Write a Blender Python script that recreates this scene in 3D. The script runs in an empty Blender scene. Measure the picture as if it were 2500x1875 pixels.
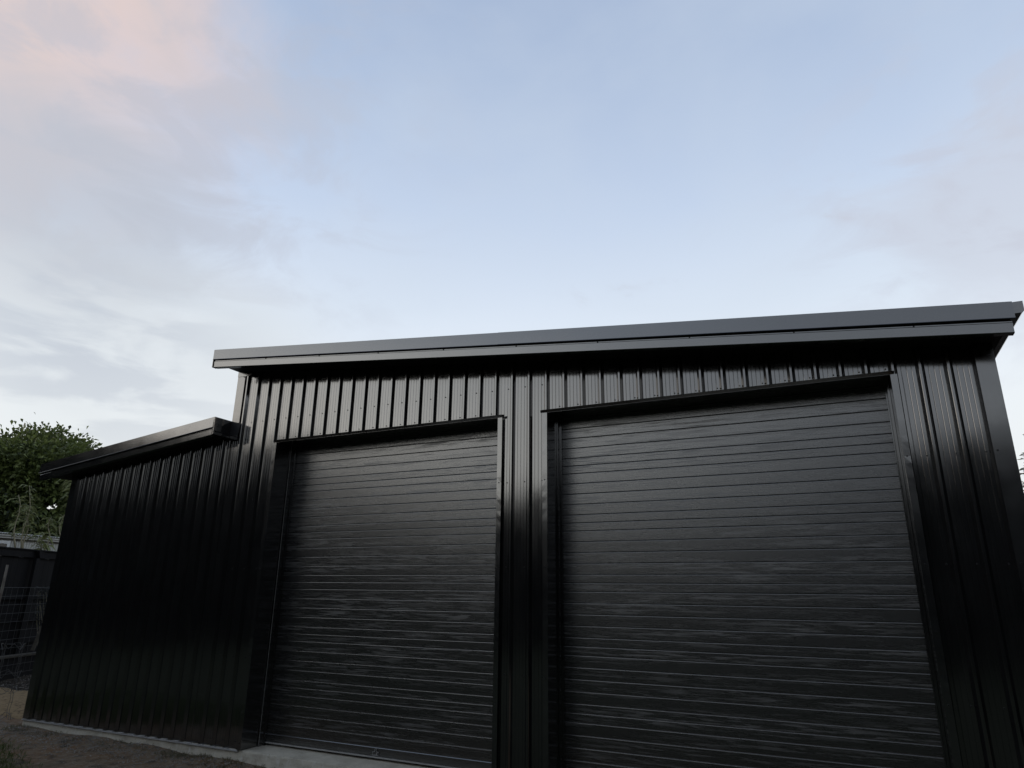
import bpy, math, random
import numpy as np
from mathutils import Vector, Matrix, noise
R = math.radians
random.seed(7); rng = np.random.default_rng(7)
S = bpy.context.scene
C = S.collection

# ------------------------------------------------------------------ camera
cam_d = bpy.data.cameras.new('camera'); cam = bpy.data.objects.new('camera', cam_d); C.objects.link(cam)
S.camera = cam
YAW, PIT, ROL = 0.4540, 0.3027, 0.0124
cam.location = (5.7643, -6.0063, 1.6181)
f_ = Vector((-math.sin(YAW)*math.cos(PIT), math.cos(YAW)*math.cos(PIT), math.sin(PIT)))
rt = Vector((math.cos(YAW), math.sin(YAW), 0)); up = rt.cross(f_)
r2 = math.cos(ROL)*rt + math.sin(ROL)*up; u2 = -math.sin(ROL)*rt + math.cos(ROL)*up
M = Matrix((r2, u2, -f_)).transposed()
cam.rotation_euler = M.to_euler()
cam_d.sensor_width = 36; cam_d.lens = 36*1647.35/2500; cam_d.clip_start = .05; cam_d.clip_end = 3000

# ------------------------------------------------------------------ world
SUN_EL, SUN_AZ = R(2.5), R(240)        # last sun, low behind the photographer and screened by the added trees
W = bpy.data.worlds.new('World'); S.world = W; W.use_nodes = True
nt = W.node_tree; nt.nodes.clear()
def N(t, tree=None, **k):
    n = (tree or nt).nodes.new(t)
    for a, b in k.items():
        if a.startswith('i_'):
            key = a[2:]; n.inputs[int(key) if key.isdigit() else key].default_value = b
        else: setattr(n, a, b)
    return n
def srgb(r, g, b):
    f = lambda c: ((c/255+.055)/1.055)**2.4 if c/255 > .04045 else c/255/12.92
    return (f(r), f(g), f(b), 1)
L = nt.links.new
sky = N('ShaderNodeTexSky', sky_type='NISHITA', sun_disc=False, sun_elevation=SUN_EL, sun_rotation=SUN_AZ)
bg_n = N('ShaderNodeBackground', i_Strength=.05); L(sky.outputs[0], bg_n.inputs[0])
tc = N('ShaderNodeTexCoord'); sep = N('ShaderNodeSeparateXYZ'); L(tc.outputs['Generated'], sep.inputs[0])
ramp = N('ShaderNodeValToRGB'); cr = ramp.color_ramp
stops = [(0.0, (222,225,227)), (.12, (232,235,238)), (.24, (233,238,245)), (.38, (220,230,244)), (.52, (195,210,234)), (.66, (174,191,219)), (.78, (160,178,208)), (1, (146,165,198))]
cr.elements[0].position = 0; cr.elements[0].color = srgb(*stops[0][1]); cr.elements[1].position = 1; cr.elements[1].color = srgb(*stops[-1][1])
for p, c in stops[1:-1]:
    e = cr.elements.new(p); e.color = srgb(*c)
L(sep.outputs[2], ramp.inputs[0])
def math_(op, a, b=None, clamp=False):
    n = N('ShaderNodeMath', operation=op); n.use_clamp = clamp
    for i, v in enumerate((a, b)):
        if v is None: continue
        if isinstance(v, (int, float)): n.inputs[i].default_value = v
        else: L(v, n.inputs[i])
    return n.outputs[0]
def smooth(v, lo, hi):
    n = N('ShaderNodeMapRange', interpolation_type='SMOOTHSTEP'); L(v, n.inputs[0])
    n.inputs[1].default_value = lo; n.inputs[2].default_value = hi
    return n.outputs[0]
def wnoise(scale, det, rough, stretch=(1,1,1), dist=0, off=(0,0,0)):
    mp = N('ShaderNodeMapping'); mp.inputs['Scale'].default_value = stretch; mp.inputs['Location'].default_value = off
    L(tc.outputs['Generated'], mp.inputs[0])
    n = N('ShaderNodeTexNoise', i_Scale=scale, i_Detail=det, i_Roughness=rough, i_Distortion=dist); L(mp.outputs[0], n.inputs[0])
    return n.outputs['Fac']
def sky_dir(px, py):      # a direction of the sky (azimuth, elevation measured once from the photograph)
    v = r2*((px-1250)/1647.35) + u2*(-(py-937.5)/1647.35) + f_
    return v.normalized()
def region(px, py, inner, outer, sq=1.0):
    d = sky_dir(px, py)
    n = N('ShaderNodeVectorMath', operation='DISTANCE')
    mp = N('ShaderNodeVectorMath', operation='MULTIPLY'); mp.inputs[1].default_value = (1, 1, sq); L(tc.outputs['Generated'], mp.inputs[0])
    L(mp.outputs[0], n.inputs[0]); n.inputs[1].default_value = (d.x, d.y, d.z*sq)
    return smooth(n.outputs['Value'], outer, inner)
def mixc(fac, a, b):
    m = N('ShaderNodeMix', data_type='RGBA'); L(fac, m.inputs[0]); L(a, m.inputs[6])
    if isinstance(b, tuple): m.inputs[7].default_value = b
    else: L(b, m.inputs[7])
    return m.outputs[2]
col = ramp.outputs[0]
n1 = wnoise(2.6, 8, .52, (1,1,1.6), .25)
n2 = wnoise(5.5, 9, .55, (1,1,2.6), .35, (3,1,2))
n4 = wnoise(4.0, 12, .60, (1,1,1.5), .6, (5,2,7))
# thin high veil over the whole dome
veil = math_('MULTIPLY', smooth(n1, .38, .72), .34); col = mixc(veil, col, srgb(206,217,231))
# big sunset-tinted cloud in the upper left
m = math_('ADD', region(40, 60, .0, .50), math_('MULTIPLY', math_('SUBTRACT', n4, .5), 1.7))
m = math_('SUBTRACT', m, math_('MULTIPLY', region(480, 300, .05, .26), 1.0)); m = math_('SUBTRACT', m, math_('MULTIPLY', region(760, 160, .02, .20), .8))
m1 = smooth(m, .22, .50); col = mixc(math_('MULTIPLY', m1, .72), col, srgb(198,200,209))
m = math_('ADD', region(0, 20, .02, .42), math_('MULTIPLY', math_('SUBTRACT', n4, .5), 1.3))
col = mixc(math_('MULTIPLY', smooth(m, .15, 1.0), .85), col, srgb(228,205,198))
n5 = wnoise(6.5, 10, .58, (1,1,2.2), .5, (2,9,4))
col = mixc(math_('MULTIPLY', math_('MULTIPLY', region(150, 250, .1, .60), smooth(n5, .44, .64)), .55), col, srgb(187,189,201))
# grey cloud mass lower on the left
m = math_('ADD', region(60, 560, .0, .34, 1.0), math_('MULTIPLY', math_('SUBTRACT', n4, .5), 1.8))
col = mixc(math_('MULTIPLY', smooth(m, .15, .7), .7), col, srgb(186,191,203))
# bright bank near the left horizon with grey bars
m = math_('ADD', region(330, 1010, .05, .42, 1.3), math_('MULTIPLY', math_('SUBTRACT', n1, .5), .8))
col = mixc(math_('MULTIPLY', smooth(m, .1, .8), .75), col, srgb(218,223,228))
n3 = wnoise(6, 8, .5, (1,1,3.6), .4, (1,4,0))
m = math_('MULTIPLY', region(120, 930, .04, .34, 1.6), smooth(n3, .44, .60))
col = mixc(math_('MULTIPLY', m, .8), col, srgb(180,187,201))
col = mixc(math_('MULTIPLY', math_('MULTIPLY', region(2430, 480, .02, .30), smooth(n5, .46, .62)), .6), col, srgb(194,196,210))
# soft lilac cloud on the right
m = math_('ADD', region(2460, 520, .0, .25, 1.2), math_('MULTIPLY', math_('SUBTRACT', n4, .5), 1.9))
col = mixc(math_('MULTIPLY', smooth(m, .2, .8), .6), col, srgb(200,203,216))
# pale warm brightness towards the low sun
sd = Vector((math.sin(SUN_AZ)*math.cos(SUN_EL), math.cos(SUN_AZ)*math.cos(SUN_EL), math.sin(SUN_EL)))
n = N('ShaderNodeVectorMath', operation='DOT_PRODUCT'); L(tc.outputs['Generated'], n.inputs[0]); n.inputs[1].default_value = sd
g_az = smooth(n.outputs['Value'], .52, .93); g_el = smooth(sep.outputs[2], .52, .14)
glow = math_('MULTIPLY', g_az, g_el); col = mixc(glow, col, (2.05, 2.03, 1.92, 1))
# unseen grey cloud bank opposite the shed, added to dim the right-hand reflections
bd = Vector((math.sin(R(150))*.96, math.cos(R(150))*.96, .28))
n = N('ShaderNodeVectorMath', operation='DOT_PRODUCT'); L(tc.outputs['Generated'], n.inputs[0]); n.inputs[1].default_value = bd
bank = math_('MULTIPLY', smooth(math_('ADD', n.outputs['Value'], math_('MULTIPLY', math_('SUBTRACT', n1, .5), .5)), .40, .95), .8)
col = mixc(bank, col, srgb(158,165,178))
# the air above the roofs beyond the shed is pale and bright
col = mixc(math_('MULTIPLY', smooth(sep.outputs[2], .40, .12), .5), col, srgb(234,237,241))
bg_c = N('ShaderNodeBackground', i_Strength=.97); L(col, bg_c.inputs[0])
add = N('ShaderNodeAddShader'); L(bg_n.outputs[0], add.inputs[0]); L(bg_c.outputs[0], add.inputs[1])
out = N('ShaderNodeOutputWorld'); L(add.outputs[0], out.inputs[0])

sl = bpy.data.lights.new('sun', 'SUN'); sl.energy = .5; sl.angle = R(12); sl.color = (1, .90, .80)
so = bpy.data.objects.new('sun', sl); C.objects.link(so); so.rotation_euler = (-sd).to_track_quat('-Z', 'Y').to_euler()
S.view_settings.view_transform = 'Standard'; S.view_settings.look = 'None'; S.view_settings.exposure = 0; S.view_settings.gamma = 1
S.view_settings.use_curve_mapping = False

# ------------------------------------------------------------------ materials
def mat(name, base, rough=.5, spec=.5, metal=0, ior=1.5, bump=None, coords='pos', var=None, rvar=None, specks=None):
    m = bpy.data.materials.new(name); m.use_nodes = True; t = m.node_tree; b = t.nodes['Principled BSDF']
    b.inputs['IOR'].default_value = ior; b.inputs['Roughness'].default_value = rough; b.inputs['Specular IOR Level'].default_value = spec; b.inputs['Metallic'].default_value = metal
    b.inputs['Base Color'].default_value = (*base, 1)
    g = t.nodes.new('ShaderNodeNewGeometry') if coords == 'pos' else None
    def nz(scale, stretch=(1,1,1), det=6, rg=.55, dist=0, which='Fac'):
        mp = t.nodes.new('ShaderNodeMapping'); mp.inputs['Scale'].default_value = stretch
        if g: t.links.new(g.outputs['Position'], mp.inputs[0])
        else:
            tcn = t.nodes.new('ShaderNodeTexCoord'); t.links.new(tcn.outputs['Object'], mp.inputs[0])
        n = t.nodes.new('ShaderNodeTexNoise'); n.inputs['Scale'].default_value = scale; n.inputs['Detail'].default_value = det
        n.inputs['Roughness'].default_value = rg; n.inputs['Distortion'].default_value = dist
        t.links.new(mp.outputs[0], n.inputs[0]); return n.outputs[which]
    def ramp_(v, lo, hi):
        n = t.nodes.new('ShaderNodeMapRange'); t.links.new(v, n.inputs[0]); n.inputs[1].default_value = lo; n.inputs[2].default_value = hi
        return n.outputs[0]
    def mx(f, a, bb):
        n = t.nodes.new('ShaderNodeMix'); n.data_type = 'RGBA'; t.links.new(f, n.inputs[0])
        for i, v in ((6, a), (7, bb)):
            if isinstance(v, tuple): n.inputs[i].default_value = (*v[:3], 1)
            else: t.links.new(v, n.inputs[i])
        return n.outputs[2]
    cur = tuple(base)
    for v in (var or []):       # (scale, stretch, lo, hi, colour)
        cur = mx(ramp_(nz(v[0], v[1]), v[2], v[3]), cur, v[4])
    if var: t.links.new(cur, b.inputs['Base Color'])
    if rvar:                    # scale, stretch, lo, hi, r0, r1
        r = ramp_(nz(rvar[0], rvar[1], 8, .6), rvar[2], rvar[3])
        n = t.nodes.new('ShaderNodeMapRange'); t.links.new(r, n.inputs[0]); n.inputs[3].default_value = rvar[4]; n.inputs[4].default_value = rvar[5]
        t.links.new(n.outputs[0], b.inputs['Roughness'])
    if bump:
        prev = None
        for s, st, strength, dist in bump:
            bn = t.nodes.new('ShaderNodeBump'); bn.inputs['Strength'].default_value = strength; bn.inputs['Distance'].default_value = dist
            t.links.new(nz(s, st, 1.5 if s < 4 else 5), bn.inputs['Height'])
            if prev: t.links.new(prev, bn.inputs['Normal'])
            prev = bn.outputs[0]
        t.links.new(prev, b.inputs['Normal'])
    m['nz'] = 1
    return m, t, b, nz, ramp_, mx
def leafmat(name, dark, light, rough=.5, trans=.25):
    m, t, b, nz, rp, mx = mat(name, dark, rough, .4)
    a = t.nodes.new('ShaderNodeAttribute'); a.attribute_name = 'tone'
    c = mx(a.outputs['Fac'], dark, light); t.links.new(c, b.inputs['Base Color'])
    tr = t.nodes.new('ShaderNodeBsdfTranslucent'); t.links.new(c, tr.inputs[0]); ms = t.nodes.new('ShaderNodeMixShader'); ms.inputs[0].default_value = trans
    t.links.new(b.outputs[0], ms.inputs[1]); t.links.new(tr.outputs[0], ms.inputs[2]); t.links.new(ms.outputs[0], t.nodes['Material Output'].inputs[0])
    return m
BLK = (.0075, .0075, .0078)
STEEL = mat('black_coated_steel', BLK, .27, 1.0, ior=1.9, bump=[(1.6, (1, 1, .5), .12, .02), (260, (1, 1, 1), .05, .0006)],
            var=[(9, (1, 1, .35), .52, .78, (.016, .016, .015)), (60, (1, 1, .4), .60, .75, (.004, .004, .004)), (230, (1,1,.35), .735, .76, (.05,.05,.045))],
            rvar=(5, (1, 1, .3), .3, .75, .08, .16))[0]
FLASH = mat('black_folded_flashing', BLK, .3, 1.0, ior=1.9, bump=[(2.2, (1, 1, .6), .12, .02)],
            var=[(7, (1, 1, 1), .5, .8, (.014, .015, .015))], rvar=(4, (1, 1, 1), .3, .75, .12, .2))[0]
SOFFIT = mat('soffit_steel', (.012, .012, .013), .6, .3)[0]
DARK = mat('dark_interior_lining', (.01, .01, .01), .8, .2)[0]
# textured door coating: paler, rougher streaks for the embossed texture of a matt black curtain
DOOR, t_, b_, nz_, rp_, mx_ = mat('textured_black_door_coating', (.022, .022, .023), .38, 1.0, ior=1.85, bump=[(420, (1, 1, 1), .35, .0012), (2, (.4, 1, 1), .08, .01)])
st = rp_(nz_(3.2, (.85, 1, 17), 9, .66, .5), .49, .60); band = rp_(nz_(2.3, (.25, 1, 6), 3, .5), .40, .62)
mm = t_.nodes.new('ShaderNodeMath'); mm.operation = 'MULTIPLY'; t_.links.new(st, mm.inputs[0]); t_.links.new(band, mm.inputs[1])
gr = rp_(nz_(120, (.7, 1, 1.6), 3, .7), .35, .70)
c1 = mx_(mm.outputs[0], (.0090, .0086, .0086), (.050, .049, .047)); c2 = mx_(gr, (.35, .35, .35), (1.7, 1.7, 1.7))
ml = t_.nodes.new('ShaderNodeMix'); ml.data_type = 'RGBA'; ml.blend_type = 'MULTIPLY'; ml.inputs[0].default_value = 1
t_.links.new(c1, ml.inputs[6]); t_.links.new(c2, ml.inputs[7]); t_.links.new(ml.outputs[2], b_.inputs['Base Color'])
rr = t_.nodes.new('ShaderNodeMapRange'); t_.links.new(mm.outputs[0], rr.inputs[0]); rr.inputs[3].default_value = .26; rr.inputs[4].default_value = .48
t_.links.new(rr.outputs[0], b_.inputs['Roughness'])
SCREW = mat('dark_screw_head', (.01, .01, .01), .5, .4)[0]
ALU = mat('dull_aluminium', (.42, .42, .42), .45, .5, .6)[0]
PALE = mat('pale_closure_strip', (.34, .33, .31), .6, .3, var=[(14, (1,1,1), .45, .7, (.28,.27,.25))])[0]
CONC = mat('cast_concrete', (.50, .46, .37), .85, .3, bump=[(35, (1,1,1), .4, .006), (6, (1,1,1), .3, .01)],
           var=[(3.5, (1,1,3), .42, .7, (.31,.28,.22)), (30, (1,1,.35), .55, .75, (.52,.50,.44)), (90, (1,1,1), .6, .72, (.18,.17,.14))])[0]
GALV = mat('galvanised_wire', (.09, .09, .087), .6, .4, .3)[0]
FENCE = mat('dark_stained_timber', (.008, .0078, .0085), .8, .15, bump=[(22, (1,1,.12), .5, .006)], var=[(9, (1,1,.15), .45, .75, (.013,.0125,.013))])[0]
WEATH = mat('weathered_grey_timber', (.26, .235, .20), .85, .2, bump=[(30, (1,1,.12), .6, .006)], var=[(14, (1,1,.3), .45, .7, (.12,.10,.08))])[0]
OLDWOOD = mat('old_dull_timber', (.10, .09, .072), .85, .2, var=[(9, (1,1,1), .45, .7, (.05,.045,.035))])[0]
CORR = mat('weathered_corrugated_iron', (.50, .50, .47), .6, .3, .0, var=[(3, (1,1,.4), .45, .75, (.33,.33,.31))])[0]
WHITE = mat('white_window_paint', (.55, .56, .56), .5)[0]
GLASS = mat('dark_window_glass', (.01, .012, .013), .08, .5)[0]
BARK = mat('bark', (.07, .055, .04), .9, .2, bump=[(18, (1,1,.3), .6, .02)])[0]
STEM = mat('pale_sapling_bark', (.30, .27, .18), .8, .2)[0]
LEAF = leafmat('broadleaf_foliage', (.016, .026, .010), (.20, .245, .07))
LEAFD = leafmat('dark_garden_foliage', (.012, .013, .012), (.034, .037, .031))
LEAF2 = leafmat('sapling_foliage', (.09, .11, .045), (.24, .26, .10))
PINE = leafmat('pine_foliage', (.045, .05, .018), (.10, .095, .035), trans=.1)
GRASS = leafmat('grass_blades', (.05, .075, .02), (.14, .17, .05), .6)
WEED = leafmat('dry_weeds', (.06, .07, .03), (.20, .17, .10), .6)
STONE = mat('grey_stones', (.16, .15, .13), .9, .2, var=[(5, (1,1,1), .4, .7, (.30,.27,.23))])[0]
SAND = mat('damp_yellow_sand', (.25, .18, .10), .95, .1, bump=[(30, (1,1,1), .5, .02)], var=[(7, (1,1,1), .5, .75, (.19,.13,.07)), (16, (1,1,1), .54, .66, (.07,.05,.035))])[0]
# ground
GRD, t_, b_, nz_, rp_, mx_ = mat('bare_garden_soil', (.06, .05, .04), .95, .15, bump=[(45, (1,1,1), .7, .02), (9, (1,1,1), .6, .05)])
c = mx_(rp_(nz_(1.3, (1,1,1), 6), .42, .62), (.150, .108, .070), (.165, .095, .048))
c = mx_(rp_(nz_(14, (1,1,1), 8), .45, .72), c, (.22, .18, .13)); c = mx_(rp_(nz_(6, (1,1,1), 6), .52, .70), c, (.050, .042, .032))
c = mx_(rp_(nz_(110, (1,1,1), 2), .62, .72), c, (.34, .30, .24))
g_ = t_.nodes.new('ShaderNodeNewGeometry'); sp = t_.nodes.new('ShaderNodeSeparateXYZ'); t_.links.new(g_.outputs['Position'], sp.inputs[0])
ad = t_.nodes.new('ShaderNodeMath'); ad.operation = 'MULTIPLY_ADD'; t_.links.new(nz_(1.6, (1,1,1), 5), ad.inputs[0]); ad.inputs[1].default_value = 1.6; t_.links.new(sp.outputs[1], ad.inputs[2])
c = mx_(rp_(ad.outputs[0], -.25, -.75), c, mx_(rp_(nz_(9, (1,1,1), 6), .4, .7), (.028, .032, .016), (.065, .066, .036)))
ad = t_.nodes.new('ShaderNodeMath'); ad.operation = 'MULTIPLY_ADD'; t_.links.new(nz_(1.9, (1,1,1), 5), ad.inputs[0]); ad.inputs[1].default_value = .8; t_.links.new(sp.outputs[1], ad.inputs[2])
c = mx_(rp_(ad.outputs[0], 1.55, 1.75), c, mx_(rp_(nz_(11, (1,1,1), 8), .45, .7), (.022, .017, .012), (.075, .06, .045)))   # dug garden bed below the fence
t_.links.new(c, b_.inputs['Base Color'])

# ------------------------------------------------------------------ helpers
class MB:
    def __init__(s): s.v = []; s.f = []
    def box(s, x0, x1, y0, y1, z0, z1, top=None):
        """top: optional function x -> (zlow, zhigh) for sloped boxes"""
        i = len(s.v); a = (lambda x: (z0, z1)) if top is None else top
        (a0, a1), (b0, b1) = a(x0), a(x1)
        s.v += [(x0,y0,a0),(x1,y0,b0),(x1,y1,b0),(x0,y1,a0),(x0,y0,a1),(x1,y0,b1),(x1,y1,b1),(x0,y1,a1)]
        s.f += [tuple(i+k for k in q) for q in ((0,3,2,1),(4,5,6,7),(0,1,5,4),(1,2,6,5),(2,3,7,6),(3,0,4,7))]; return s
    def prism(s, pts, axis_pts):
        """closed section pts (list of 2-tuples -> mapped by axis_pts at both ends)"""
        i = len(s.v); n = len(pts)
        for fn in axis_pts: s.v += [fn(p) for p in pts]
        s.f += [(i+k, i+(k+1) % n, i+n+(k+1) % n, i+n+k) for k in range(n)]
        s.f += [tuple(i+k for k in range(n))[::-1], tuple(i+n+k for k in range(n))]; return s
    def tube(s, pts, rads, sides=6):
        pts = [Vector(p) for p in pts]; i = len(s.v)
        if not hasattr(rads, '__len__'): rads = [rads]*len(pts)
        for k, p in enumerate(pts):
            d = (pts[min(k+1, len(pts)-1)] - pts[max(k-1, 0)]).normalized()
            a = d.cross(Vector((.31, .17, 1) if abs(d.z) < .9 else (1, .1, 0))).normalized(); b = d.cross(a)
            for j in range(sides):
                t = 2*math.pi*j/sides; s.v.append(tuple(p + (a*math.cos(t) + b*math.sin(t))*rads[k]))
        for k in range(len(pts)-1):
            for j in range(sides):
                s.f.append((i+k*sides+j, i+k*sides+(j+1) % sides, i+(k+1)*sides+(j+1) % sides, i+(k+1)*sides+j))
        s.f += [tuple(i+j for j in range(sides))[::-1], tuple(i+(len(pts)-1)*sides+j for j in range(sides))]; return s
    def mesh(s, name, m, smooth=False):
        me = bpy.data.meshes.new(name); me.from_pydata(s.v, [], s.f); me.materials.append(m); me.update()
        if smooth: me.polygons.foreach_set('use_smooth', [True]*len(me.polygons))
        return me
    def obj(s, name, m, parent=None, smooth=False, bevel=0):
        o = bpy.data.objects.new(name, s.mesh(name, m, smooth)); C.objects.link(o)
        if parent: o.parent = parent
        if bevel:
            b = o.modifiers.new('bevel', 'BEVEL'); b.width = bevel; b.segments = 2; b.limit_method = 'ANGLE'
        return o
def tag(o, label=None, cat=None, group=None, kind=None):
    for k, v in (('label', label), ('category', cat), ('group', group), ('kind', kind)):
        if v: o[k] = v
    return o
def empty(name, loc=(0,0,0)):
    o = bpy.data.objects.new(name, None); C.objects.link(o); o.location = loc; return o
def inst(name, me, parent, loc=(0,0,0), rot=(0,0,0), scale=(1,1,1)):
    o = bpy.data.objects.new(name, me); C.objects.link(o); o.parent = parent; o.location = loc; o.rotation_euler = rot; o.scale = scale; return o

# ------------------------------------------------------------------ ground
def gz(x, y):
    near = -.115 - .085*min(1, max(0, (x+1.0)/2.6))
    rise = min(1, max(0, (-4.3-x)/4.5)) * .19
    n = noise.noise(Vector((x*.9, y*.9, 0)))*.03 + noise.noise(Vector((x*3.1, y*3.1, 4)))*.018 + noise.noise(Vector((x*9, y*9, 2)))*.010
    far = min(1, max(0, (math.hypot(x, y)-30)/60)); n *= 1-far
    if -4.15 < x < 7 and .05 < y < 9: return -.32
    lip = max(0, 1-abs(y+.05)/.42)*max(0, .6+noise.noise(Vector((x*1.3, 5, 1)))*1.2)*.045
    return near + rise + lip + n*(1 if y < 0 or x < -4.3 else .3)
def axis(lo, hi, fine, far=900):
    a = list(np.arange(lo, hi, fine)); o = fine
    l, h = [a[0]], [a[-1]]
    st = fine
    while h[-1] < far: st *= 1.35; l.append(l[-1]-st); h.append(h[-1]+st)
    return l[::-1][:-1] + a + h[1:]
xs = axis(-11, 3.5, .07); ys = axis(-3.2, 6.5, .07)
mb = MB(); mb.v = [(x, y, gz(x, y)) for y in ys for x in xs]; nx = len(xs)
mb.f = [(j*nx+i, j*nx+i+1, (j+1)*nx+i+1, (j+1)*nx+i) for j in range(len(ys)-1) for i in range(nx-1)]
tag(mb.obj('ground', GRD, smooth=True), kind='structure')
# sand heap beside the lean-to
mb = MB(); nxx, nyy = 50, 34
for j in range(nyy+1):
    for i in range(nxx+1):
        u, v = i/nxx*2-1, j/nyy*2-1; x = -6.1+u*2.2+v*-.35; y = .85+v*.62+noise.noise(Vector((u*3, 1, 5)))*.08
        r = (u*u)**2+(v*v)**2+noise.noise(Vector((u*4, v*4, 3)))*.25
        mb.v.append((x, y, gz(x, y)-.03+.085*max(0, 1-r)**.5+noise.noise(Vector((x*7, y*7, 0)))*.014))
mb.f = [(j*(nxx+1)+i, j*(nxx+1)+i+1, (j+1)*(nxx+1)+i+1, (j+1)*(nxx+1)+i) for j in range(nyy) for i in range(nxx)]
tag(mb.obj('sand_heap', SAND, smooth=True), 'low spread of yellow sand on the ground beside the lean-to corner', 'sand')

# ------------------------------------------------------------------ the shed
P = .19; H = 3.352
XL, XR, XLL = -1.12, 6.95, -4.20
def roof_main(x): return 4.554 - .1047*(x+1.194)
def roof_lean(x): return 3.692 + .1035*(x+1.142)
shed = empty('steel_shed', (2.9, 4.0, 0))
tag(shed, 'black ribbed steel shed with two roller doors and a lower lean-to on its left', 'shed')
OFF = Vector((-2.9, -4.0, 0))
def part(mb, name, m, smooth=False, bevel=0):
    o = mb.obj(name, m, shed, smooth, bevel); o.location = OFF; return o
def profile(x0, x1, phase):
    """front face of the trapezoidal cladding between x0 and x1: (x, y) points; ribs project to -0.029"""
    pts = []
    k0 = int(math.floor((x0-phase)/P))-1; k1 = int(math.ceil((x1-phase)/P))+1
    for k in range(k0, k1+1):
        c = phase+k*P
        pts += [(c-.032, 0), (c-.0110, -.0302), (c-.0085, -.032), (c+.0085, -.032), (c+.0110, -.0302), (c+.032, 0)]
        for s in (.058, .095, .131):
            pts += [(c+s-.0032, 0), (c+s-.001, .0014), (c+s+.001, .0014), (c+s+.0032, 0)]
    def yat(x):
        for (a, ya), (b, yb) in zip(pts, pts[1:]):
            if a <= x <= b: return ya+(yb-ya)*(x-a)/(b-a) if b > a else ya
        return 0
    return [(x0, yat(x0))] + [p for p in pts if x0 < p[0] < x1] + [(x1, yat(x1))]
def sheet(x0, x1, phase, zb, zt, name='wall_sheet', dy=0.):
    pr = profile(x0, x1, phase); mb = MB(); n = len(pr)
    for (x, y) in pr: mb.v.append((x, y+dy, zb(x)))
    for (x, y) in pr: mb.v.append((x, y+dy, zt(x)))
    for (x, y) in pr: mb.v.append((x, y+dy+.0012, zb(x)))
    for (x, y) in pr: mb.v.append((x, y+dy+.0012, zt(x)))
    mb.f = [(i, i+1, n+i+1, n+i) for i in range(n-1)] + [(2*n+i+1, 2*n+i, 3*n+i, 3*n+i+1) for i in range(n-1)]
    mb.f += [(i+1, i, 2*n+i, 2*n+i+1) for i in range(n-1)] + [(n+i, n+i+1, 3*n+i+1, 3*n+i) for i in range(n-1)]
    return part(mb, name, STEEL)
def sheets(x0, x1, phase, zb, zt, step=4, **k):
    j = math.floor((x0-phase)/(P*step)); e = [x0]
    while True:
        j += 1; b = phase+j*P*step-.036
        if b <= x0+.05: continue
        if b >= x1-.05: break
        e.append(b)
    e.append(x1)
    for a, b in zip(e, e[1:]): sheet(a+.0006, b-.0006, phase, zb, zt, **k)
D1 = (-.315, 2.694); D2 = (3.241, 6.239); PH = -.004; PL = P*.44
low = lambda x: .006
topm = lambda x: roof_main(x)-.19
topl = lambda x: roof_lean(x)-.19
sheets(XLL+.004, XL+.0, PL, low, topl)
sheets(XL+.002, D1[0]-.004, PH, low, topm)
sheets(D1[0]-.003, D1[1]+.003, PH, lambda x: H+.012, topm)
sheets(D1[1]+.004, D2[0]-.004, PH, low, topm)
sheets(D2[0]-.003, D2[1]+.003, PH, lambda x: H+.012, topm)
sheets(D2[1]+.004, XR-.004, PH, low, topm)
# framing and lining right behind the sheets (seen through nothing, keeps the shed closed)
mb = MB()
for a, b, z0, tf in ((XLL, XL, 0, topl), (XL, D1[0]-.02, 0, topm), (D1[1]+.02, D2[0]-.02, 0, topm), (D2[1]+.02, XR, 0, topm), (D1[0]-.02, D1[1]+.02, H+.02, topm), (D2[0]-.02, D2[1]+.02, H+.02, topm)):
    mb.box(a+.004, b-.004, .008, .07, 0, 0, top=lambda x, z0=z0, tf=tf: (z0+.01, tf(x)))
part(mb, 'wall_framing', DARK)
# other walls
part(MB().box(XR-.05, XR-.002, .07, 9, 0, 3.45), 'side_wall', STEEL)
part(MB().box(XLL+.002, XLL+.05, .07, 9, 0, topl(XLL)), 'side_wall', STEEL)
part(MB().box(XL+.0, XL+.04, .07, 9, 3.4, topm(XL)), 'side_wall', STEEL)
mb = MB(); mb.box(XLL, XL, 9, 9.05, 0, 0, top=lambda x: (0, topl(x))); mb.box(XL, XR, 9, 9.05, 0, 0, top=lambda x: (0, topm(x)))
part(mb, 'rear_wall', STEEL)
# slab
def jit(a): return a
mb = MB()
n = 160; x0, x1 = XLL-.01, XR+.01
for i in range(n+1):
    x = x0+(x1-x0)*i/n; e = noise.noise(Vector((x*6, 0, 0)))*.006+noise.noise(Vector((x*31, 0, 9)))*.003
    mb.v += [(x, -.012+e*.5, -.4), (x, -.016+e*.5, -.02), (x, -.008+e, -.008+e*.3), (x, .004+e, -.003), (x, 9, -.003)]
mb.f = [(i*5+k, (i+1)*5+k, (i+1)*5+k+1, i*5+k+1) for i in range(n) for k in range(4)]
part(mb, 'concrete_slab', CONC, smooth=True)
# closure strip under the cladding
mb = MB()
for a, b in ((XLL-.02, D1[0]-.045),):
    pr = profile(a, b, PL); mb.box(a, b, -.037, .004, -.016, -.006)
    for k in range(-24, 0):
        c = PL+k*P
        if a < c-.07 and c < b: mb.box(c-.10, c-.030, -.037, -.006, -.0062, .0020)
part(mb, 'closure_strip', PALE)
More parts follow.
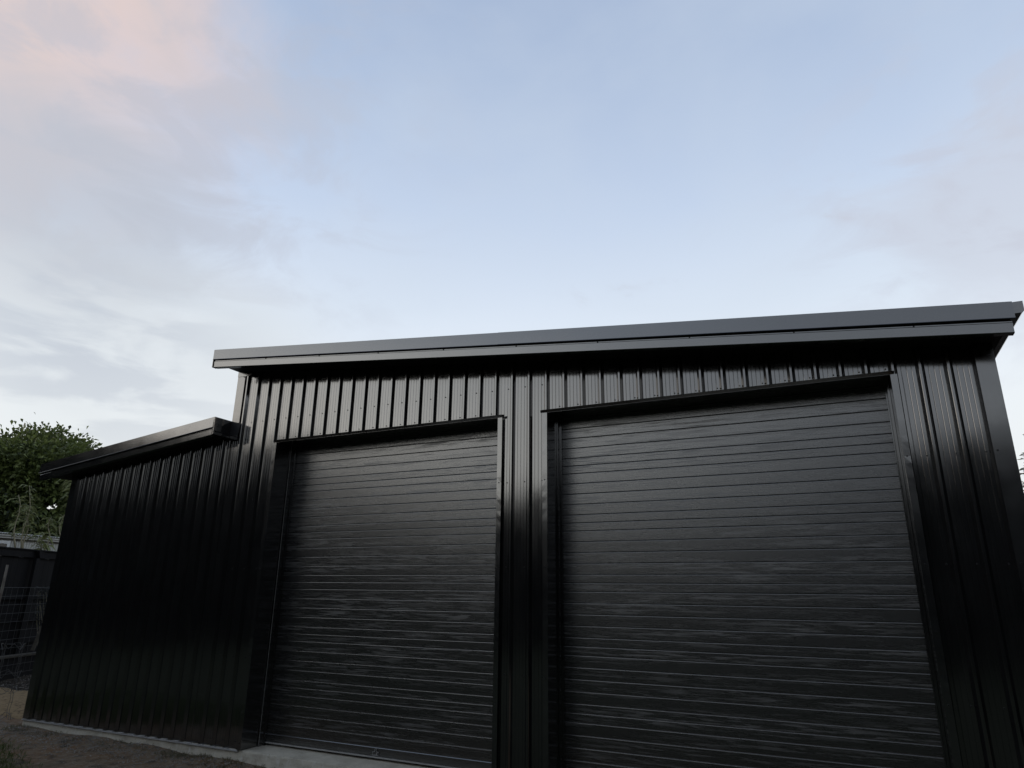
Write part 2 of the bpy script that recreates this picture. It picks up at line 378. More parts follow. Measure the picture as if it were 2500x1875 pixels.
# roofs: top sheet, soffit
def roof(x0, x1, y0, y1, f, name, thick=.04):
    mb = MB(); mb.box(x0, x1, y0, y1, 0, 0, top=lambda x: (f(x)-.12, f(x)-.12+thick))
    nr = int((y1-y0)/P)
    for k in range(nr):
        y = y0+.1+k*P
        i = len(mb.v); mb.v += [(x, y+dy, f(x)-.08+dz) for x in (x0, x1) for dy, dz in ((-.026, 0), (-.01, .029), (.01, .029), (.026, 0))]
        mb.f += [(i, i+4, i+5, i+1), (i+1, i+5, i+6, i+2), (i+2, i+6, i+7, i+3)]
    return part(mb, name, STEEL)
YB, YBL = -.40, -.30
roof(XL-.02, XR+.06, YB+.03, 9.1, roof_main, 'main_roof')
roof(XLL-.30, XL-.004, YBL+.03, 9.1, roof_lean, 'lean_to_roof')
mb = MB(); mb.box(XL-.018, XR+.0, YB+.025, .0, 0, 0, top=lambda x: (roof_main(x)-.19, roof_main(x)-.175)); mb.box(XR+.002, XR+.045, YB+.025, 9, 0, 0, top=lambda x: (roof_main(x)-.19, roof_main(x)-.175))
part(mb, 'soffit', SOFFIT)
mb = MB(); mb.box(XLL-.28, XL-.006, YBL+.025, .0, 0, 0, top=lambda x: (roof_lean(x)-.19, roof_lean(x)-.175)); mb.box(XLL-.28, XLL-.002, .001, 9, 0, 0, top=lambda x: (roof_lean(x)-.19, roof_lean(x)-.175))
part(mb, 'soffit', SOFFIT)
# barge flashings: an upper cap and a slightly recessed lower fascia
def barge(x0, x1, y, f, up, lowr, joints=()):
    e = [x0]+list(joints)+[x1]
    for i, (a, b) in enumerate(zip(e, e[1:])):
        d = .0012*(i % 2)
        sec = [(.006, 0), (.0, -up+.006), (-.006, -up), (.002, -up-.003), (.006, -up+.004), (.012, -.008), (.17, -.008), (.17, 0)]
        mb = MB(); mb.prism(sec, [lambda p, xx=a-(.02 if i else 0): (xx, y-d+p[0], f(xx)+d+p[1]), lambda p, xx=b: (xx, y-d+p[0], f(xx)+d+p[1])])
        part(mb, 'barge_cap', FLASH)
    yy = y+.018
    sec = [(.034, -up+.03), (.034, -up-.010), (.002, -up-.012), (.002, -up-.020), (-.001, -up-.022), (-.003, -up-.026), (-.003, -lowr+.006), (0, -lowr), (.06, -lowr), (.06, -lowr+.004), (.040, -lowr+.008), (.040, -up+.03)]
    mb = MB(); mb.prism(sec, [lambda p: (x0+.012, yy+p[0], f(x0)+p[1]), lambda p: (x1-.02, yy+p[0], f(x1)+p[1])])
    part(mb, 'fascia_flashing', FLASH)
barge(-1.194, 7.05, YB, roof_main, .133, .236, joints=(2.885,))
barge(-4.565, -1.145, YBL, roof_lean, .135, .228)
# return flashing closing the right end of the lean-to eave
mb = MB(); mb.box(-1.1438, -1.128, YBL+.006, .0, roof_lean(-1.14)-.22, roof_lean(-1.14)-.001)
part(mb, 'barge_return', FLASH)
mb = MB(); mb.prism([(-1.1275, 3.688), (-1.1275, 3.50), (-.985, 3.50), (-.955, 3.648)], [lambda p: (p[0], -.0385, p[1]), lambda p: (p[0], -.0372, p[1])]); part(mb, 'apron_or_reflection_plate', SOFFIT)  # dark plate standing in for the return's reflection in the wall
mb = MB(); mb.box(-1.200, -1.193, YB+.004, YB+.07, 0, 0, top=lambda x: (roof_main(-1.19)-.236, roof_main(-1.19)-.002)); part(mb, 'barge_return', FLASH)
# gutters along the low edges, with box ends
def gutter(x_in, x_out, y0, y1, zt, h):
    s = 1 if x_out > x_in else -1
    sec = [(x_in, zt), (x_in, zt-h), (x_out-s*.012, zt-h), (x_out, zt-h+.012), (x_out, zt-.012), (x_out-s*.006, zt), (x_out-s*.012, zt-.006), (x_out-s*.006, zt-h+.01), (x_in+s*.006, zt-h+.006), (x_in+s*.006, zt)]
    mb = MB(); mb.prism(sec, [lambda p: (p[0], y0, p[1]), lambda p: (p[0], y1, p[1])])
    c = [(x_in, zt+.004), (x_in, zt-h-.002), (x_out-s*.01, zt-h-.002), (x_out+s*.003, zt-h+.012), (x_out+s*.003, zt+.004)]
    mb.prism(c, [lambda p: (p[0], y0-.006, p[1]), lambda p: (p[0], y0, p[1])])
    return part(mb, 'gutter', FLASH)
gutter(7.003, 7.112, YB+.022, 9.1, roof_main(7.05)-.005, .082)
gutter(-4.50, -4.60, YBL+.05, 9.1, roof_lean(-4.565)-.022, .085)
# corner, jamb and head flashings
mb = MB(); mb.prism([(XR+.002, -.036), (XR-.125, -.036), (XR-.128, -.031), (XR-.118, -.034), (XR-.001, -.034), (XR-.001, .12), (XR+.002, .12)],
    [lambda p: (p[0], p[1], 0), lambda p: (p[0], p[1], topm(XR)+.0)]); part(mb, 'corner_flashing', FLASH)
mb = MB(); mb.prism([(XL-.002, .1), (XL-.002, -.036), (XL+.125, -.036), (XL+.128, -.031), (XL+.118, -.034), (XL+.001, -.034), (XL+.001, .1)],
    [lambda p: (p[0], p[1], 3.44), lambda p: (p[0], p[1], topm(XL)-.075)]); part(mb, 'corner_flashing', FLASH)
mb = MB(); mb.box(XL-.003, XL+.25, -.041, -.0365, 0, 0, top=lambda x: (roof_main(XL)-.265, roof_main(x)-.1915)); part(mb, 'apron_or_reflection_plate', FLASH)
mb = MB(); mb.prism([(XLL-.002, .1), (XLL-.002, -.036), (XLL+.115, -.036), (XLL+.118, -.031), (XLL+.108, -.034), (XLL+.001, -.034), (XLL+.001, .1)],
    [lambda p: (p[0], p[1], .004), lambda p: (p[0], p[1], topl(XLL)+.0)]); part(mb, 'corner_flashing', FLASH)
def jamb(x, s):       # s = +1: opening lies to the right
    rv = .20
    sec = [(x-s*.052, -.033), (x-s*.050, -.037), (x-s*.001, -.037), (x, -.036), (x, rv), (x-s*.003, rv), (x-s*.003, -.034), (x-s*.046, -.034)]
    sec = sec if s > 0 else sec
    segs = 60; mb = MB(); nsec = len(sec)
    for j in range(segs+1):
        z = .004+(H-.008)*j/segs
        w = noise.noise(Vector((x*3, z*1.1, 7)))*.0018
        for q, (a, b) in enumerate(sec):
            wr = (noise.noise(Vector((x*5, z*9, 1)))*.0022 if q in (0, 1, 7) else 0)
            mb.v.append((a+wr*.5, b+w*(q < 3)-abs(wr), z))
    mb.f = [(j*nsec+k, j*nsec+(k+1) % nsec, (j+1)*nsec+(k+1) % nsec, (j+1)*nsec+k) for j in range(segs) for k in range(nsec)]
    mb.f += [tuple(range(nsec))[::-1], tuple(segs*nsec+k for k in range(nsec))]
    return part(mb, 'jamb_flashing', FLASH)
jamb(D1[0], 1); jamb(D1[1], -1); jamb(D2[0], 1); jamb(D2[1], -1)
def head(x0, x1, e0, e1):
    mb = MB(); yf = -.062
    # lip with pointed ends
    zt = H+.024
    mb.v = [(x0-e0, -.0345, zt), (x0-e0+.03, yf, zt-.004), (x1+e1-.03, yf, zt-.004), (x1+e1, -.0345, zt),
            (x0-e0+.005, -.0345, H-.002), (x0-e0+.032, yf+.001, zt-.0065), (x1+e1-.032, yf+.001, zt-.0065), (x1+e1-.005, -.0345, H-.002)]
    mb.f = [(0, 1, 2, 3), (4, 7, 6, 5), (1, 5, 6, 2), (0, 4, 5, 1), (3, 2, 6, 7), (0, 3, 7, 4)]
    mb.box(x0+.002, x1-.002, -.0338, .265, H-.003, H+.006)
    return part(mb, 'head_flashing', FLASH)
head(*D1, .035, .075); head(*D2, .075, .035)
# bent tin detail + screws
mb = MB()
def screw(x, y, z):
    i = len(mb.v); r = .0068
    for k in range(6): a = k*math.pi/3; mb.v.append((x+r*math.cos(a), y, z+r*math.sin(a)))
    for k in range(6): a = k*math.pi/3; mb.v.append((x+r*.8*math.cos(a), y-.006, z+r*.8*math.sin(a)))
    mb.f += [tuple(i+6+k for k in range(6))[::-1]] + [(i+k, i+(k+1) % 6, i+6+(k+1) % 6, i+6+k) for k in range(6)]
ROWS = (.07, .92, 1.87, 2.68)
for k in range(-5, 37):
    x = PH+k*P-.052
    if not XL+.13 < x < XR-.13: continue
    ind = D1[0]-.05 < x < D1[1]+.05 or D2[0]-.05 < x < D2[1]+.05
    if ind: screw(x+random.uniform(-.004, .004), -.0005, H+.055)
    if x < 3.25: screw(x, -.0005, 3.655+random.uniform(-.003, .003))
    if not ind:
        for z in ROWS: screw(x, -.0005, z)
for x in (D1[0]-.026, D1[1]+.026, D2[0]-.026, D2[1]+.026):
    for z in ROWS: screw(x, -.037, z)
for k in range(9): x = -.3+k*.84; screw(x, YB+.018, roof_main(x)-.152)
for x, z in ((XR-.1, 2.68), (XR-.1, 1.87), (XL+.11, 3.655), (XL+.11, 4.27)): screw(x, -.039, z)
tag(part(mb, 'screws', SCREW), kind='stuff')

# ------------------------------------------------------------------ roller doors (parts of the shed; slats, guides, rail, latch below them)
YD = .30; WIDE, NARR = .102, .078
zs = [.03, .117]; seq = [WIDE]*4+[NARR]*2; k = 0
while zs[-1] < H+.12: zs.append(zs[-1]+seq[k % 6]); k += 1
slat_mesh = {}
def slat_me(h, w):
    key = (round(h, 4), round(w, 3))
    if key not in slat_mesh:
        sec = [(.0046, .0), (.0040, .0018), (.0, .0032), (-.0006, .006), (-.0006, h-.006), (.0, h-.0036), (.0038, h-.0016), (.0046, h), (.008, h), (.008, 0)]
        m_ = MB(); m_.prism(sec, [lambda p: (0, p[0], p[1]), lambda p: (w, p[0], p[1])]); slat_mesh[key] = m_.mesh('slat', DOOR)
    return slat_mesh[key]
for di, (a, b) in enumerate((D1, D2)):
    mb = MB(); mb.box(a+.02, b-.02, YD+.009, YD+.016, .03, H+.12); cur = part(mb, 'roller_door', DOOR)
    w = b-a-.034
    for z0, z1 in zip(zs[1:], zs[2:]):
        inst('slat', slat_me(z1-z0, w), cur, (a+.017, YD, z0), (R(random.uniform(-.22, .22)), 0, 0))
    mb = MB(); mb.prism([(YD, .117), (YD-.004, .112), (YD-.004, .04), (YD+.004, .036), (YD+.014, .036), (YD+.014, .117)], [lambda p: (a+.018, *p), lambda p: (b-.018, *p)])
    mb.obj('bottom_rail', DOOR, cur)
    mb = MB(); mb.box(a+.031, b-.031, YD-.012, YD+.02, .022, .0355); mb.obj('weather_strip', PALE, cur)
    for x, s in ((a, 1), (b, -1)):
        y0, y1 = .203, YD+.03
        sec = [(x+s*.001, y0), (x+s*.062, YD-.036), (x+s*.064, YD-.008), (x+s*.060, YD-.008), (x+s*.058, YD-.032), (x+s*.001, y0+.006)]
        sec = [(x+s*.002, y0), (x+s*.014, y0), (x+s*.016, YD-.03), (x+s*.030, YD-.03), (x+s*.030, YD-.006), (x+s*.002, YD-.006)]
        mb = MB(); mb.prism(sec, [lambda p: (p[0], p[1], .002), lambda p: (p[0], p[1], H-.004)]); mb.obj('door_guide', FLASH, cur)
        mb = MB(); mb.box(x+s*.0145 if s > 0 else x-.0175, x+.0175 if s > 0 else x-.0145, y0-.001, y0+.002, .003, H-.006); mb.obj('guide_edge', PALE if di == 0 else FLASH, cur)  # left door's edge is painted pale to stand in for a highlight
        mb = MB(); mb.box(min(x, x+s*.05)-.03*(s > 0), max(x, x+s*.05)+.03*(s < 0), YD+.02, YD+.06, .0, H+.1); mb.obj('guide_frame', DARK, cur)
    if di == 0:
        cx = 1.203; y = YD-.0045
        mb = MB()
        base = [(-.036, 0), (.036, 0), (.036, .03), (.011, .032), (.009, .062), (-.009, .062), (-.011, .032), (-.036, .03)]
        mb.prism(base, [lambda p: (cx+p[0], y-.006, .047+p[1]), lambda p: (cx+p[0], y, .047+p[1])])
        lt = mb.obj('latch', DOOR, cur)
        mb = MB(); r = [Vector((cx+p[0], y-.0075, .047+p[1])) for p in base]; mb.tube(r+[r[0]], .0030, 5); mb.tube([(cx+.018, y-.013, .062), (cx+.018, y-.005, .062)], .006, 8)
        mb.obj('latch_edge', PALE, cur)
mb = MB(); mb.box(D1[0]-.1, D2[1]+.1, YD+.3, YD+.32, 0, H+.3); part(mb, 'inner_lining', DARK)

# ------------------------------------------------------------------ foliage
def leaf_mesh(name, centers, normals_dir, size, m, tones, aspect=.4, droop=.3):
    """each leaf: folded strip of 2 quads along its direction"""
    n = len(centers); c = np.asarray(centers); d = np.asarray(normals_dir); d = d/np.linalg.norm(d, axis=1)[:, None]
    r = rng.normal(size=(n, 3)); s = np.cross(d, r); s /= np.linalg.norm(s, axis=1)[:, None]
    sz = size*rng.uniform(.6, 1.3, n)[:, None]
    mid = c+d*sz*.5; tip = c+d*sz*.95+np.array([0, 0, -1])*sz*droop
    wv = s*sz*aspect*.5
    up_ = np.cross(s, d)*sz*.06
    V = np.stack([c, mid+wv+up_, tip, mid-wv+up_, mid], 1).reshape(-1, 3)
    b = (np.arange(n)*5)[:, None]
    F = np.concatenate([b+np.array([[0, 1, 4]]), b+np.array([[1, 2, 4]]), b+np.array([[2, 3, 4]]), b+np.array([[3, 0, 4]])], 1).reshape(-1, 3)
    me = bpy.data.meshes.new(name); me.vertices.add(len(V)); me.vertices.foreach_set('co', V.ravel())
    me.loops.add(F.size); me.loops.foreach_set('vertex_index', F.ravel().astype(np.int32)); me.polygons.add(len(F))
    me.polygons.foreach_set('loop_start', np.arange(0, F.size, 3).astype(np.int32)); me.polygons.foreach_set('loop_total', np.full(len(F), 3, np.int32))
    me.update(); me.validate(); me.materials.append(m)
    at = me.attributes.new('tone', 'FLOAT', 'POINT'); at.data.foreach_set('value', np.repeat(tones, 5).astype(np.float32))
    return me
def clumpy(center, rad, nclump, per, csize, hollow=None):
    cs, ds, ts = [], [], []
    center = np.array(center); rad = np.array(rad)
    for k in range(nclump):
        v = rng.normal(size=3); v /= np.linalg.norm(v); rr = rng.uniform(.35, 1)**.45
        lump = 1+.16*math.sin(v[0]*5+1)*math.cos(v[1]*4+v[2]*6)
        p = center+v*rad*rr*lump
        if hollow is not None and np.linalg.norm((p-hollow[0])/hollow[1]) < 1: continue
        tone = np.clip(rng.normal(.35, .2)+.25*(v[2] > .3)*rr, 0, 1)  # upper clumps get a paler tone: light from above put into the colour
        off = rng.normal(size=(per, 3))*csize*.5
        cs.append(p+off); dd = off/csize+v*.7+rng.normal(size=(per, 3))*.35+np.array([0, 0, -.15]); ds.append(dd)
        ts.append(np.clip(tone+rng.normal(0, .15, per), 0, 1))
    return np.concatenate(cs), np.concatenate(ds), np.concatenate(ts)
def limb_tree(trunk_h, crown_c, rad, r0, n=9):
    mb = MB(); top = Vector(crown_c)
    mb.tube([(0, 0, -.2), (.05, .03, trunk_h*.5), tuple(Vector((0, 0, trunk_h)).lerp(top, .1)), tuple(top)], [r0, r0*.75, r0*.6, r0*.2], 10)
    for k in range(n):
        a = 2*math.pi*k/n+random.random(); e = random.uniform(.2, .8)
        s = Vector((0, 0, trunk_h*random.uniform(.75, 1.1))); t = top+Vector((math.cos(a)*rad[0]*.8, math.sin(a)*rad[1]*.8, rad[2]*(e-.4)))
        mb.tube([s, s.lerp(t, .5)+Vector((0, 0, .2)), t], [r0*.4, r0*.22, r0*.06], 6)
    return mb
def ray(px, py, dist):
    v = sky_dir(px, py); h = math.hypot(v.x, v.y); return Vector(cam.location)+v*(dist/h)
# tree behind the fence (left edge of the picture)
tc_ = ray(64, 1185, 32)
tree = empty('broadleaf_tree', (tc_.x, tc_.y, 0)); tag(tree, 'rounded dark green leafy tree rising behind the grey corrugated shed', 'tree')
limb_tree(2.0, (0, 0, 4.2), (3.2, 3.2, 3), .2).obj('trunk', BARK, tree, smooth=True)
hole = ray(122, 1236, 32)-Vector((tc_.x, tc_.y, 0))
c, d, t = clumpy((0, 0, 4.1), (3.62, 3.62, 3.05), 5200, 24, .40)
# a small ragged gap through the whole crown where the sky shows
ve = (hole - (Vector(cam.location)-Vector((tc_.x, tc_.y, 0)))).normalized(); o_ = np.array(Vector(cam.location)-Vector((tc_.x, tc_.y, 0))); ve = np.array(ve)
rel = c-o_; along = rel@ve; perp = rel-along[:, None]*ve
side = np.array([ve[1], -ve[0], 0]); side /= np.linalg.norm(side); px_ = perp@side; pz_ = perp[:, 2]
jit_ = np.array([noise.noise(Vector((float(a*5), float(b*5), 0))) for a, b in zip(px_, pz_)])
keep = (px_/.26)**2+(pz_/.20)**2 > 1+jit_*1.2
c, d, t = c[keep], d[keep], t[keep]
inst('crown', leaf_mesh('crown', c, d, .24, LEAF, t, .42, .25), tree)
# pine at the right edge
pc = ray(2672, 1150, 24)
pine = empty('pine_tree', (pc.x, pc.y, 0)); pine.scale = (1, 1, .87); tag(pine, 'olive green conifer with layered branches at the right edge of the picture', 'tree')
mb = MB(); mb.tube([(0, 0, -.2), (0, 0, 4), (.05, 0, 8.6)], [.22, .13, .02], 10)
cs, ds, ts = [], [], []
for lev in range(22):
    z = 1.2+lev*.3; ln = 2.75*(1-(z/8.6)**2.2)**.8+.1
    for k in range(9):
        a = 2*math.pi*(k+.5*(lev % 2))/9+random.uniform(-.15, .15); l = ln*random.uniform(.82, 1.05)
        dirv = Vector((math.cos(a), math.sin(a), 0)); tip = dirv*l+Vector((0, 0, z-.10*l+random.uniform(-.05, .12)))
        mid = dirv*l*.5+Vector((0, 0, z-.12*l)); mb.tube([(0, 0, z), mid, tip], [.03, .02, .006], 4)
        for q in range(46):
            u = random.uniform(.25, 1); p = (mid.lerp(tip, (u-.5)*2) if u > .5 else Vector((0, 0, z)).lerp(mid, u*2))
            sdv = dirv.cross(Vector((0, 0, 1)))*random.choice((-1, 1)); dd = (dirv*.7+sdv*.7+Vector((0, 0, random.uniform(-.25, .25))))
            cs.append(tuple(p)); ds.append(tuple(dd)); ts.append(random.random())
mb.obj('trunk', BARK, pine, smooth=True)
inst('crown', leaf_mesh('crown', cs, ds, .26, PINE, np.array(ts), .28, .1), pine)

# saplings between the fence and the neighbour's shed
def sapling(base, top, label, seed, leaf=.19, cat='sapling', group=None, bare=.35, nleaf=46):
    rs = random.Random(seed); b, tp = Vector(base), Vector(top)
    e = empty('sapling', (b.x, b.y, 0)); tag(e, label, cat, group)
    o = Vector((b.x, b.y, 0)); pts = []
    for k in range(7):
        u = k/6; p = b.lerp(tp, u)-o; p += Vector((math.sin(u*9+seed)*.035, math.cos(u*7+seed)*.03, 0)); pts.append(p)
    MB().tube(pts, [.022*(1-.75*k/6) for k in range(7)], 6).obj('trunk', STEM, e, smooth=True)
    cs, ds, ts = [], [], []
    for k in range(nleaf):
        u = bare+(1-bare)*(k/nleaf); i = min(5, int(u*6)); p = pts[i].lerp(pts[i+1], u*6-i); a = rs.uniform(0, 6.28)
        dv = Vector((math.cos(a), math.sin(a), rs.uniform(.0, .5)))
        cs.append(tuple(p)); ds.append(tuple(dv)); ts.append(rs.uniform(.2, 1))
        if rs.random() < .4: cs.append(tuple(p+dv*leaf*.5)); ds.append(tuple(dv+Vector((0, 0, -.5)))); ts.append(rs.uniform(.2, 1))
    inst('crown', leaf_mesh('crown', cs, ds, leaf, LEAF2, np.array(ts), .2, .45), e)
sapling(ray(34, 1345, 20), ray(47, 1208, 20), 'second tallest thin leafy sapling behind the fence, nearest the left edge', 1, bare=.25)
sapling(ray(52, 1345, 20.3), ray(77, 1185, 20.3), 'tallest thin leafy sapling behind the fence', 2, bare=.25, nleaf=56)
sapling(ray(58, 1345, 20.5), ray(70, 1235, 20.5), 'thin sapling close behind the tallest sapling, a little shorter', 3, bare=.3)
sapling(ray(112, 1345, 20.2), ray(125, 1262, 20.2), 'short thin sapling with sparse top leaves, second nearest the shed corner', 4, bare=.6, nleaf=26)
sapling(ray(142, 1345, 20.2), ray(153, 1256, 20.2), 'short thin sapling almost touching the black shed corner', 5, bare=.6, nleaf=22)
sapling(ray(97, 1345, 19.6), ray(102, 1300, 19.6), 'low bushy yellow-green sapling in front of the corrugated wall', 6, leaf=.2, bare=.0, nleaf=60)
sapling(ray(200, 1300, 21), ray(180, 1165, 21), 'yellow-green leafy sapling half hidden behind the lean-to corner', 8, leaf=.3, bare=.4, nleaf=110)

# ------------------------------------------------------------------ neighbour's corrugated shed
nb = empty('corrugated_shed', (-15.9, 8.0, 0)); tag(nb, 'old grey corrugated iron shed behind the dark fence, with a white window', 'shed')
u = Vector((-.13, .9915, 0)); w_ = Vector((.9915, .13, 0))          # u along the wall, w_ towards the camera side
nb.rotation_euler = (0, 0, math.atan2(u.y, u.x))
# local: x along wall, y = -towards camera -> use local y negative as front
def corr(x0, x1, z0, z1, y=0, amp=.017, pitch=.076):
    m_ = MB(); n = int((x1-x0)/pitch*6)
    for i in range(n+1):
        x = x0+(x1-x0)*i/n; yy = y+amp*math.cos(2*math.pi*x/pitch); m_.v += [(x, yy, z0), (x, yy, z1)]
    m_.f = [(2*i, 2*i+2, 2*i+3, 2*i+1) for i in range(n)]; return m_
ZW = 2.93
wx = -2.62
corr(-8, -3.6, 0, ZW).obj('wall_sheet', CORR, nb); corr(wx, 5, 0, ZW).obj('wall_sheet', CORR, nb)
corr(-3.6, wx, 0, 2.0).obj('wall_sheet', CORR, nb); corr(-3.6, wx, 2.9, ZW).obj('wall_sheet', CORR, nb)
mb = MB(); mb.box(-8, 5, .02, 4.5, 0, ZW-.05); mb.obj('wall', DARK, nb)
m_ = MB(); m_.box(-3.6, wx, -.045, -.019, 2.82, 2.90).box(-3.6, wx, -.045, -.019, 2.0, 2.08).box(-3.6, -3.52, -.0452, -.019, 2.08, 2.82).box(wx-.08, wx, -.0452, -.019, 2.08, 2.82)
win = m_.obj('window', WHITE, nb); MB().box(-3.519, wx-.081, -.035, -.02, 2.081, 2.819).obj('pane', GLASS, win)
mb = MB(); mb.box(-8.1, 5.1, -.05, -.019, ZW-.0, ZW+.035); mb.obj('fascia_board', OLDWOOD, nb)
mb = MB(); mb.tube([(-8.1, -.12, ZW+.11), (5.1, -.12, ZW+.11)], .03, 8); mb.obj('gutter', CORR, nb)
mb = MB(); n = int(13.4/.076*6)
for i in range(n+1):
    x = -8.2+13.4*i/n; zz = .012*math.cos(2*math.pi*x/.076)
    mb.v += [(x, -.18, ZW+.17+zz), (x, 2.3, ZW+.28+zz), (x, -.18, ZW+.158+zz)]
mb.f = [(3*i, 3*i+3, 3*i+4, 3*i+1) for i in range(n)] + [(3*i+2, 3*i+5, 3*i+3, 3*i) for i in range(n)]
mb.box(-8.15, 5.15, -.10, 2.3, ZW+.04, ZW+.14); mb.obj('roof', CORR, nb)

# ------------------------------------------------------------------ dark paling fence
fu = Vector((-.42, .9075, 0)).normalized()
fe = empty('paling_fence', (-8.7, 2.12, 0)); fe.rotation_euler = (0, 0, math.atan2(fu.y, fu.x)); tag(fe, 'tall dark stained timber paling fence left of the black shed', 'fence')
pal = MB().box(0, .146, 0, .018, .06, 2.20).mesh('paling', FENCE)
for k in range(64): inst('paling', pal, fe, (-3.2+k*.149, random.uniform(0, .004), random.uniform(-.008, .008)))
for z, y, h in ((2.20, -.045, .13),): MB().box(-3.3, 6.4, y, -.001, z, z+h).obj('top_rail', FENCE, fe, bevel=.004)
MB().box(-3.3, 6.4, -.07, .05, 2.335, 2.36).obj('capping', FENCE, fe, bevel=.004)
MB().box(-3.3, 6.4, -.05, -.006, 1.42, 1.51).obj('rail', FENCE, fe, bevel=.004); MB().box(-3.3, 6.4, -.05, -.006, .62, .71).obj('rail', FENCE, fe, bevel=.004)
MB().box(-3.3, 6.4, -.05, -.006, 1.02, 1.07).obj('rail', FENCE, fe)
for x in (-1.9, .15, 2.2, 4.25, 6.3): MB().box(x-.05, x+.05, -.12, -.0505, -.1, 2.19).obj('fence_post', FENCE, fe, bevel=.004)
MB().prism([(0, 2.33), (.1, 2.33), (.13, 2.2), (.05, 2.2)], [lambda p: (.12+p[0], -.13, p[1]), lambda p: (.12+p[0], -.052, p[1])]).obj('rail_bracket', WEATH if 0 else CORR if 0 else FENCE, fe)
# retaining edge in front of the fence
rw = empty('retaining_edge', (-8.35, 2.28, 0)); rw.rotation_euler = fe.rotation_euler; tag(rw, 'low dark board retaining edge with a pale timber ledge below the fence', 'retaining wall')
MB().box(-3.2, 6.2, 0, .04, -.1, .24).obj('board', FENCE, rw); MB().box(-3.2, 6.2, .001, .04, .243, .41).obj('board', FENCE, rw)
MB().box(-3.2, 6.2, -.03, .12, .413, .455).obj('ledge', OLDWOOD, rw, bevel=.004)
# welded wire mesh standing on the ledge
me_ = empty('wire_mesh_panel', (-8.3, 2.36, 0)); me_.rotation_euler = fe.rotation_euler; tag(me_, 'rusty welded wire mesh panel standing in front of the fence', 'wire mesh')
for z in np.arange(.16, 1.66, .147): 
    pts = [(x, random.uniform(-.006, .006), z+.012*math.sin(x*1.3+z)) for x in np.arange(-3, 6.1, .5)]
    MB().tube(pts, .0030, 4).obj('wire', GALV, me_)
vw = MB().tube([(0, 0, .14), (.004, .006, .8), (0, 0, 1.64)], .0030, 4).mesh('wire', GALV)
for k in range(61): inst('wire', vw, me_, (-3+k*.15+random.uniform(-.008, .008), .006, random.uniform(-.01, .01)), (0, R(random.uniform(-1, 1)), 0))
# climbing twigs on the mesh, wooden props, stake, wire cage
def at(px, py, dist): return ray(px, py, dist)
cs, ds, ts = [], [], []
for k in range(240):
    p = at(random.uniform(85, 125), random.uniform(1432, 1525), 16.4); cs.append(tuple(p)); ds.append((random.uniform(-1, 1), random.uniform(-1, 1), random.uniform(-.6, 1))); ts.append(random.random())
cl = empty('climbing_plant', (cs[0][0], cs[0][1], 0)); tag(cl, 'straggly dull climbing plant tangled in the wire mesh', 'climbing plant')
o = inst('leaves', leaf_mesh('leaves', cs, ds, .07, LEAFD, np.array(ts), .3, .2), cl, (-cs[0][0], -cs[0][1], 0))
mb = MB()
for q in range(7):
    a = at(90+q*5, 1600, 16.5); b = at(92+q*5+random.uniform(-8, 8), 1436+random.uniform(0, 50), 16.4); m1_ = a.lerp(b, .5)+Vector((random.uniform(-.1, .1), 0, 0)); mb.tube([a, m1_, b], [.006, .005, .003], 4)
o = mb.obj('stem', STEM, cl); o.location = (-cs[0][0], -cs[0][1], 0)
def post(name, a, b, r, m, label, cat, sides=7):
    a, b = Vector(a), Vector(b); mb = MB(); mb.tube([a, a.lerp(b, .5)+Vector((.008, 0, 0)), b], [r, r*.95, r*.85], sides); o = mb.obj(name, m, smooth=False); tag(o, label, cat); return o
post('garden_stake', at(-10, 1500, 13.5), at(18.5, 1379, 13.5), .021, WEATH, 'pale weathered wooden stake leaning at the left edge', 'stake')
post('timber_prop', at(79, 1588, 15.6), at(103, 1528, 15.6), .04, OLDWOOD, 'short dull timber prop leaning on the ledge near the black shed', 'timber prop', 4)
cb = at(-4, 1752, 12.2); cb.z = gz(cb.x, cb.y)
cg = empty('wire_cage', (cb.x, cb.y, cb.z)); tag(cg, 'bent galvanised wire plant cage standing at the left edge', 'wire cage')
for z in (.04, .36, .58, .94): 
    mb = MB(); mb.tube([(math.cos(a)*(.14+.03*math.sin(3*a+z*9)), math.sin(a)*.14, z+.05*math.sin(4*a+z*5)) for a in np.linspace(0, 2*math.pi, 13)], .0035, 4); mb.obj('wire_ring', GALV, cg)
for k in range(4):
    a = .4+k*2*math.pi/4; mb = MB(); mb.tube([(math.cos(a)*.14+.012*(-1)**j, math.sin(a)*.14, .97*j/8) for j in range(9)], .0035, 4); mb.obj('wire_upright', GALV, cg)

# ------------------------------------------------------------------ grass, weeds, stones
def blades(name, pts, hgt, m, lean=.5):
    ds = [(random.gauss(0, lean), random.gauss(0, lean), 1) for _ in pts]
    o = inst(name, leaf_mesh(name, pts, ds, hgt, m, rng.uniform(0, 1, len(pts)), .10, .12), None); tag(o, kind='stuff'); return o
pts = []
while len(pts) < 26000:
    x = random.uniform(-6, -.4); y = random.uniform(-2.6, -.45)
    edge = -.74+.30*noise.noise(Vector((x*1.1, y, 3)))-.42*max(0, x+3.5)
    if y < edge+random.gauss(0, .10): pts.append((x, y, gz(x, y)-.004))
blades('grass', pts, .07, GRASS)
pts = []
for k in range(90):
    x0_ = random.choice((random.uniform(-1.9, 1.4), random.uniform(-4.2, 1.4))); y0_ = random.uniform(-.30, -.03)
    for q in range(random.randint(8, 34)):
        x = x0_+random.gauss(0, .05); y = min(-.03, y0_+random.gauss(0, .035)); pts.append((x, y, gz(x, y)-.004))
blades('weeds', pts, .05, WEED, .9)
mb = MB()
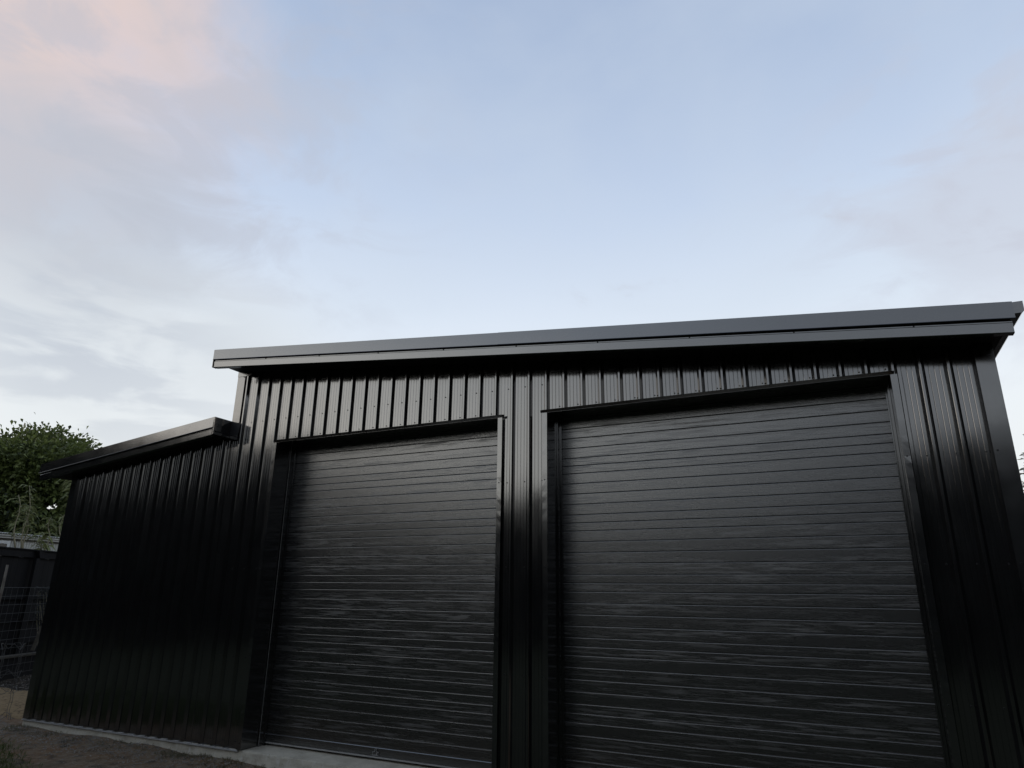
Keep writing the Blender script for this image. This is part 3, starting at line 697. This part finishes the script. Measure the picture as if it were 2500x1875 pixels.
def stone(x, y, r):
    i = len(mb.v); z = gz(x, y)+r*.2
    for a, b, c_ in ((1,0,0),(-1,0,0),(0,1,0),(0,-1,0),(0,0,.7),(0,0,-.7)): mb.v.append((x+a*r*random.uniform(.6, 1.3), y+b*r*random.uniform(.6, 1.3), z+c_*r*random.uniform(.6, 1.2)))
    mb.f += [(i+a, i+b, i+c_) for a, b, c_ in ((0,2,4),(2,1,4),(1,3,4),(3,0,4),(2,0,5),(1,2,5),(3,1,5),(0,3,5))]
for k in range(7500):
    if k % 3: x, y = random.uniform(-5, 2.6), -abs(random.gauss(0, .35))-.03
    else: x, y = random.uniform(-10, -4.6), random.uniform(1.3, 3.6)
    stone(x, y, random.uniform(.004, .013)*(1.4 if not k % 3 else 1))
tag(mb.obj('gravel', STONE), kind='stuff')

# ------------------------------------------------------------------ unseen trees behind the photographer, added for the glossy steel to mirror
c, d, t = clumpy((0, 0, 0), (1, 1, 1), 1100, 14, .16)
cm = leaf_mesh('crown', c, d, .2, LEAFD, t, .6, .1)
tm = limb_tree(.5, (0, 0, 1.0), (.5, .5, .4), .06, 5).mesh('trunk', BARK)
n_ = 0
for x, y, w, h, lab in ((-19.5, -1.5, 4.6, 7.5, 'added dark tree on the left, level with the lean-to front'), (-19, -5.2, 4.8, 7.4, 'added dark tree on the left behind the photographer, nearest the neighbour'), (-17.5, -9.4, 4.8, 7.0, 'added dark tree on the left behind the photographer, second from the neighbour'),
        (-15, -14, 4.8, 6.5, 'added dark tree at the left rear corner of the garden'), (-10.5, -18.5, 4.8, 5.4, 'added low dark tree at the left end of the rear row'), (-5.5, -22, 3.9, 5.2, 'added low dark tree, second in the rear row'),
        (-.5, -23, 3.9, 5.0, 'added lowest dark tree in the middle of the rear row'), (4.5, -23, 3.9, 5.6, 'added dark tree straight behind the photographer'), (9, -22, 3.9, 6.2, 'added dark tree right of the one straight behind the photographer'),
        (13.5, -17, 4, 6.5, 'added large dark tree at the right rear corner of the garden'), (16, -11, 3.8, 8.2, 'added dark tree on the right side, far from the shed'), (16.5, -5.5, 3.8, 8.8, 'added dark tree on the right side of the garden, middle'),
        (17, -.5, 3.8, 9.0, 'added dark tree on the right side, level with the shed front')):
    e = empty('added_tree', (x, y, 0)); n_ += 1
    tag(e, lab, 'tree', 'added unseen trees behind the photographer')
    inst('trunk', tm, e, (0, 0, -.2), (0, 0, n_), (h*.42,)*3); inst('crown', cm, e, (0, 0, h*.46), (0, 0, n_*1.3), (w, w, h*.54))
